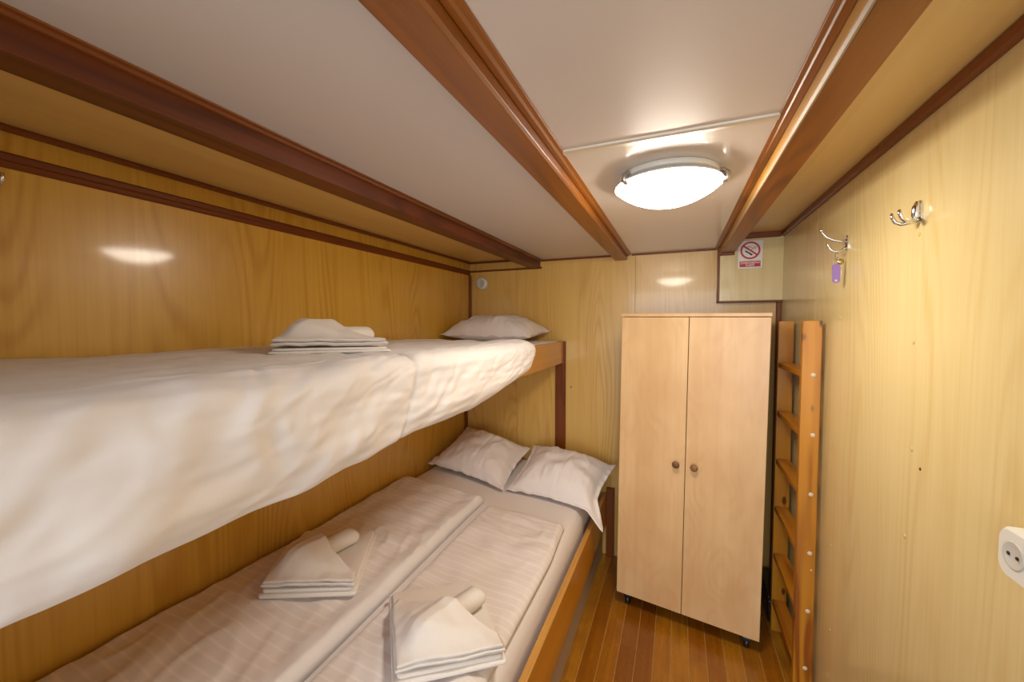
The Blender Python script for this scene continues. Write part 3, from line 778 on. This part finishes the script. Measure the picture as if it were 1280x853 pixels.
# ================================================================== WALL FITTINGS
# no-smoking sign
SX0, SX1, SZ0, SZ1, SY = 0.302, 0.421, EYE + 0.305, EYE + 0.457, 2.5455
sg = thing('no_smoking_sign', 'white and red no-smoking sign reading ZABRANJENO PUSITI', 'sign', ((SX0 + SX1) / 2, SY, SZ0))
sg['label'] = 'white and red no-smoking sign on the boxed corner above the wardrobe'
parts = [box('plate', SX0, SX1, SY - 0.0025, SY, SZ0, SZ1, M['sign_white'], bev=0.0006)]
scx, scz = (SX0 + SX1) / 2, SZ0 + 0.099
yf = SY - 0.0027
def ring_flat(name, cx_, cz_, r0, r1, mat, n=48, y=yf):
    v, f = [], []
    for dy in (0.0, -0.0004):
        for i in range(n):
            a = 2 * math.pi * i / n
            v += [(cx_ + r0 * math.cos(a), y + dy, cz_ + r0 * math.sin(a)), (cx_ + r1 * math.cos(a), y + dy, cz_ + r1 * math.sin(a))]
    o_ = 2 * n
    for i in range(n):
        a, b = 2 * i, 2 * ((i + 1) % n)
        f += [(o_ + a, o_ + b, o_ + b + 1, o_ + a + 1), (a, a + 1, b + 1, b), (a + 1, o_ + a + 1, o_ + b + 1, b + 1), (a, b, o_ + b, o_ + a)]
    return obj(name, v, f, mat)
def rot_rect(name, cx_, cz_, L_, W_, ang, mat, y=yf, dy=0.0004):
    pts = [(-L_ / 2, -W_ / 2), (L_ / 2, -W_ / 2), (L_ / 2, W_ / 2), (-L_ / 2, W_ / 2)]
    ca, sa = math.cos(ang), math.sin(ang)
    return prism(name, [(cx_ + p * ca - q * sa, cz_ + p * sa + q * ca) for p, q in pts], 'y', y - dy, y, mat)
parts.append(ring_flat('prohibition_ring', scx, scz, 0.039, 0.048, M['sign_red']))
parts.append(rot_rect('prohibition_bar', scx, scz, 0.080, 0.0085, R(-38), M['sign_red'], dy=0.0008))
parts.append(rot_rect('cigarette', scx - 0.012, scz - 0.010, 0.030, 0.008, R(-32), M['sign_black'], dy=0.0003))
parts.append(rot_rect('cigarette_filter', scx + 0.004, scz - 0.022, 0.014, 0.009, R(-32), M['sign_black'], dy=0.0003))
for (dx, dz, hh, an) in ((0.010, 0.010, 0.018, 60), (0.018, 0.012, 0.020, 62), (0.026, 0.012, 0.016, 65)):
    parts.append(rot_rect('smoke_line', scx + dx, scz + dz, hh, 0.0018, R(an), M['sign_black'], dy=0.0003))
for k in range(5):
    a = R(40 + 30 * k)
    parts.append(rot_rect('smoke_curl', scx - 0.006 + 0.011 * math.cos(a), scz + 0.010 + 0.011 * math.sin(a), 0.007, 0.0022, a + math.pi / 2, M['sign_black'], dy=0.0003))
parts.append(box('red_band', SX0 + 0.009, SX1 - 0.010, yf - 0.0004, yf, SZ0 + 0.009, SZ0 + 0.041, M['sign_red'], bev=0))
def text(body, size, cx_, z_, y_, mat, name='lettering'):
    cu = bpy.data.curves.new('txt', 'FONT'); cu.body = body; cu.size = size; cu.align_x = 'CENTER'; cu.extrude = 0.0002; cu.resolution_u = 2; cu.offset = size * 0.02
    to = bpy.data.objects.new('txt', cu); C.objects.link(to)
    dg = bpy.context.evaluated_depsgraph_get(); me = bpy.data.meshes.new_from_object(to.evaluated_get(dg))
    bpy.data.objects.remove(to, do_unlink=True)
    me.transform(Matrix.Translation((cx_, y_, z_)) @ Matrix.Rotation(R(90), 4, 'X'))
    me.materials.clear(); me.materials.append(mat)
    o = bpy.data.objects.new(name, me); C.objects.link(o); return o
parts.append(text('ZABRANJENO', 0.0148, scx, SZ0 + 0.0268, yf - 0.0007, M['sign_white']))
parts.append(text('PUŠITI', 0.0148, scx, SZ0 + 0.0125, yf - 0.0007, M['sign_white']))
for o in parts: under(sg, o)

# round outlet on the end wall
ro = thing('round_socket', 'small round white wall socket above the upper-bunk pillow', 'socket', (-1.311, YB, EYE + 0.294))
O = (-1.311, YB - 0.0005, EYE + 0.294)
ps = [lathe('socket_body', [(0.002, 0), (0.044, 0), (0.044, 0.006), (0.041, 0.024), (0.036, 0.029), (0.002, 0.029)], M['white_plastic'], None, O, (0, -1, 0), 40),
      lathe('socket_face', [(0.002, 0), (0.029, 0), (0.029, 0.003), (0.026, 0.0035), (0.024, 0.001), (0.002, 0.001)], M['socket_grey'], None, (O[0], O[1] - 0.0291, O[2]), (0, -1, 0), 36)]
for dz in (-0.010, 0.010):
    ps.append(lathe('pin_hole', [(0.0004, 0), (0.0035, 0), (0.0035, 0.0008), (0.0004, 0.0008)], M['dark_metal'], None, (O[0], O[1] - 0.0302, O[2] + dz), (0, -1, 0), 12))
for s in (-1, 1):
    ps.append(box('earth_clip', O[0] + s * 0.0185 - 0.002, O[0] + s * 0.0185 + 0.002, O[1] - 0.0335, O[1] - 0.0302, O[2] - 0.005, O[2] + 0.005, M['steel'], bev=0.0005))
for o in ps: under(ro, o)

# white socket on the right wall at the frame edge
rs = thing('wall_socket', 'white rounded surface socket low on the right wall at the picture edge', 'socket', (XR, 0.888, EYE - 0.383))
def rrect(cy_, cz_, hy, hz, r, n=7):
    out = []
    for (sy, sz, a0_) in ((1, 1, 0), (-1, 1, 1), (-1, -1, 2), (1, -1, 3)):
        for q in range(n):
            a = (a0_ + q / (n - 1)) * math.pi / 2
            out.append((cy_ + sy * (hy - r) + r * math.cos(a), cz_ + sz * (hz - r) + r * math.sin(a)))
    return out
cy_, cz_ = 0.845, EYE - 0.368
def plate_loft(name, secs, mat):
    v, f = [], []; n = len(secs[0][1])
    for xx, out in secs: v += [(xx, p[0], p[1]) for p in out]
    for j in range(len(secs) - 1):
        for i in range(n): f.append((j * n + i, j * n + (i + 1) % n, (j + 1) * n + (i + 1) % n, (j + 1) * n + i))
    f.append(tuple(range(n))); f.append(tuple(range((len(secs) - 1) * n, len(secs) * n)))
    o = obj(name, v, f, mat, None, True); md = o.modifiers.new('e', 'EDGE_SPLIT'); md.split_angle = R(40); return o
ps = [plate_loft('socket_body', [(XR - 0.0005, rrect(cy_, cz_, 0.062, 0.041, 0.022)), (XR - 0.020, rrect(cy_, cz_, 0.062, 0.041, 0.022)), (XR - 0.0255, rrect(cy_, cz_, 0.058, 0.037, 0.020))], M['white_plastic'])]
for dy in (0.026, -0.028):
    Oc = (XR - 0.0256, cy_ + dy, cz_ + 0.001)
    ps.append(lathe('socket_well', [(0.001, 0.0004), (0.0175, 0.0004), (0.0195, 0.0012), (0.0215, 0.0012), (0.0225, 0)], M['socket_grey'], None, Oc, (-1, 0, 0), 32))
    for s in (-1, 1):
        ps.append(lathe('pin_hole', [(0.0004, 0.0012), (0.0028, 0.0012), (0.003, 0)], M['dark_metal'], None, (Oc[0] - 0.0006, Oc[1] + s * 0.009, Oc[2]), (-1, 0, 0), 12))
for o in ps: under(rs, o)

# coat hooks
def coat_hook(y, z, label, xw=XR, sx=-1, kind='long', name='coat_hook'):
    h = thing(name, label, 'hook', (xw, y, z))
    X = lambda d: xw + sx * d
    b = bmesh.new()
    ps = [plate_loft('back_plate', [(X(0.0003), rrect(y, z, 0.0085, 0.026, 0.0084)), (X(0.0035), rrect(y, z, 0.0085, 0.026, 0.0084)), (X(0.005), rrect(y, z, 0.0068, 0.0243, 0.0067))], M['chrome'])]
    for dz in (-0.016, 0.016):
        ps.append(lathe('screw', [(0.0004, 0.001), (0.0022, 0.0014), (0.0032, 0)], M['steel'], None, (X(0.005), y, z + dz), (sx, 0, 0), 12))
    if kind == 'long':
        up_ = [(X(0.004), y, z + 0.004), (X(0.020), y, z + 0.006), (X(0.040), y, z + 0.012), (X(0.058), y, z + 0.022), (X(0.068), y, z + 0.034), (X(0.074), y, z + 0.047)]
        dn = [(X(0.004), y, z - 0.012), (X(0.016), y, z - 0.024), (X(0.030), y, z - 0.028), (X(0.042), y, z - 0.024), (X(0.050), y, z - 0.014), (X(0.054), y, z - 0.004)]
        for pts in (up_, dn):
            ps.append(tube('prong', pts, [0.0045, 0.0038, 0.0034, 0.0033, 0.0034, 0.0036], M['chrome'], n=12))
            ps.append(lathe('prong_tip', [(0.0005, -0.005), (0.004, -0.0035), (0.0052, 0), (0.004, 0.0035), (0.0005, 0.005)], M['chrome'], None, pts[-1], (0, 0, 1), 14))
    else:
        for s in (-1, 1):
            pts = [(X(0.004), y + s * 0.004, z - 0.019), (X(0.016), y + s * 0.009, z - 0.023), (X(0.030), y + s * 0.014, z - 0.024), (X(0.040), y + s * 0.017, z - 0.018), (X(0.045), y + s * 0.018, z - 0.006), (X(0.046), y + s * 0.018, z + 0.004)]
            ps.append(tube('prong', pts, [0.0055, 0.005, 0.0045, 0.0042, 0.004, 0.0032], M['chrome'], n=12))
        ps.append(tube('plate_lip', [(X(0.005), y, z + 0.022), (X(0.009), y, z + 0.01), (X(0.010), y, z - 0.008), (X(0.007), y, z - 0.021)], [0.006, 0.0075, 0.0075, 0.006], M['chrome'], n=12))
    for o in ps: under(h, o)
    return h
coat_hook(1.670, EYE + 0.270, 'chrome double coat hook holding a key with purple tag')
coat_hook(1.236, EYE + 0.262, 'chrome coat hook on the right wall with nothing hanging on it', kind='short')
coat_hook(0.372, EYE + 0.330, 'chrome coat hook on the left wall above the upper bunk, cut by picture edge', xw=XLU, sx=1, kind='short')

# key with ring and purple tag hanging on the lower prong
ky, kx, kz = 1.670, XR - 0.030, EYE + 0.236
kt = thing('key_with_tag', 'key ring with small key and purple plastic tag', 'keys', (kx, ky, kz))
def ring3(name, c, r, tr, u, v_, mat):
    return tube(name, arc(c, u, v_, r, 0, 2 * math.pi * 0.999, 24), tr, mat, n=8)
ps = [ring3('key_ring', (kx, ky, kz - 0.0085), 0.0125, 0.0011, (0, 1, 0), (0, 0, 1), M['steel']),
      ring3('tag_ring', (kx, ky - 0.001, kz - 0.027), 0.008, 0.0009, (1, 0, 0), (0, 0, 1), M['steel'])]
tz = kz - 0.066
b = bmesh.new()
def oval(cx_, cz_, hw, hh, n=20):
    out = []
    for i in range(n):
        a = 2 * math.pi * i / n
        out.append((cx_ + hw * math.cos(a), cz_ + (hh - hw) * (1 if math.sin(a) >= 0 else -1) + hw * math.sin(a)))
    return out
tagp = prism('tag', oval(kx, tz, 0.0115, 0.033), 'y', ky - 0.004, ky, M['purple'], bev=0.0008)
ps.append(tagp)
ps.append(lathe('tag_eyelet', [(0.0005, 0.0004), (0.0032, 0.0004), (0.0036, 0)], M['screw_white'], None, (kx, ky - 0.0041, tz - 0.0245), (0, -1, 0), 14))
kx2 = kx + 0.012
kp = [(kx2 - 0.003, kz - 0.034), (kx2 + 0.003, kz - 0.034), (kx2 + 0.004, kz - 0.062), (kx2 + 0.002, kz - 0.066), (kx2 - 0.002, kz - 0.063), (kx2 - 0.004, kz - 0.058), (kx2 - 0.002, kz - 0.053), (kx2 - 0.004, kz - 0.047)]
ps.append(prism('key_blade', kp, 'y', ky + 0.0015, ky + 0.0035, M['brass']))
ps.append(lathe('key_bow', [(0.0005, 0), (0.0095, 0), (0.0095, 0.002), (0.0005, 0.002)], M['brass'], None, (kx2, ky + 0.0035, kz - 0.027), (0, -1, 0), 18))
for o in ps: under(kt, o)

# black case in the gap behind the ladder
bc = thing('black_case', 'small black glossy case on floor between wardrobe and ladder', 'case', (0.47, 2.43, 0))
ps = [box('case_body', 0.437, 0.512, 2.300, 2.555, 0.001, 0.118, M['black_gloss'], bev=0.012, seg=3),
      box('case_lid', 0.436, 0.513, 2.299, 2.556, 0.1185, 0.140, M['black_gloss'], bev=0.008, seg=3),
      box('case_latch', 0.466, 0.484, 2.2955, 2.2995, 0.096, 0.132, M['steel'], bev=0.001)]
for o in ps: under(bc, o)
bpy.context.view_layer.update()
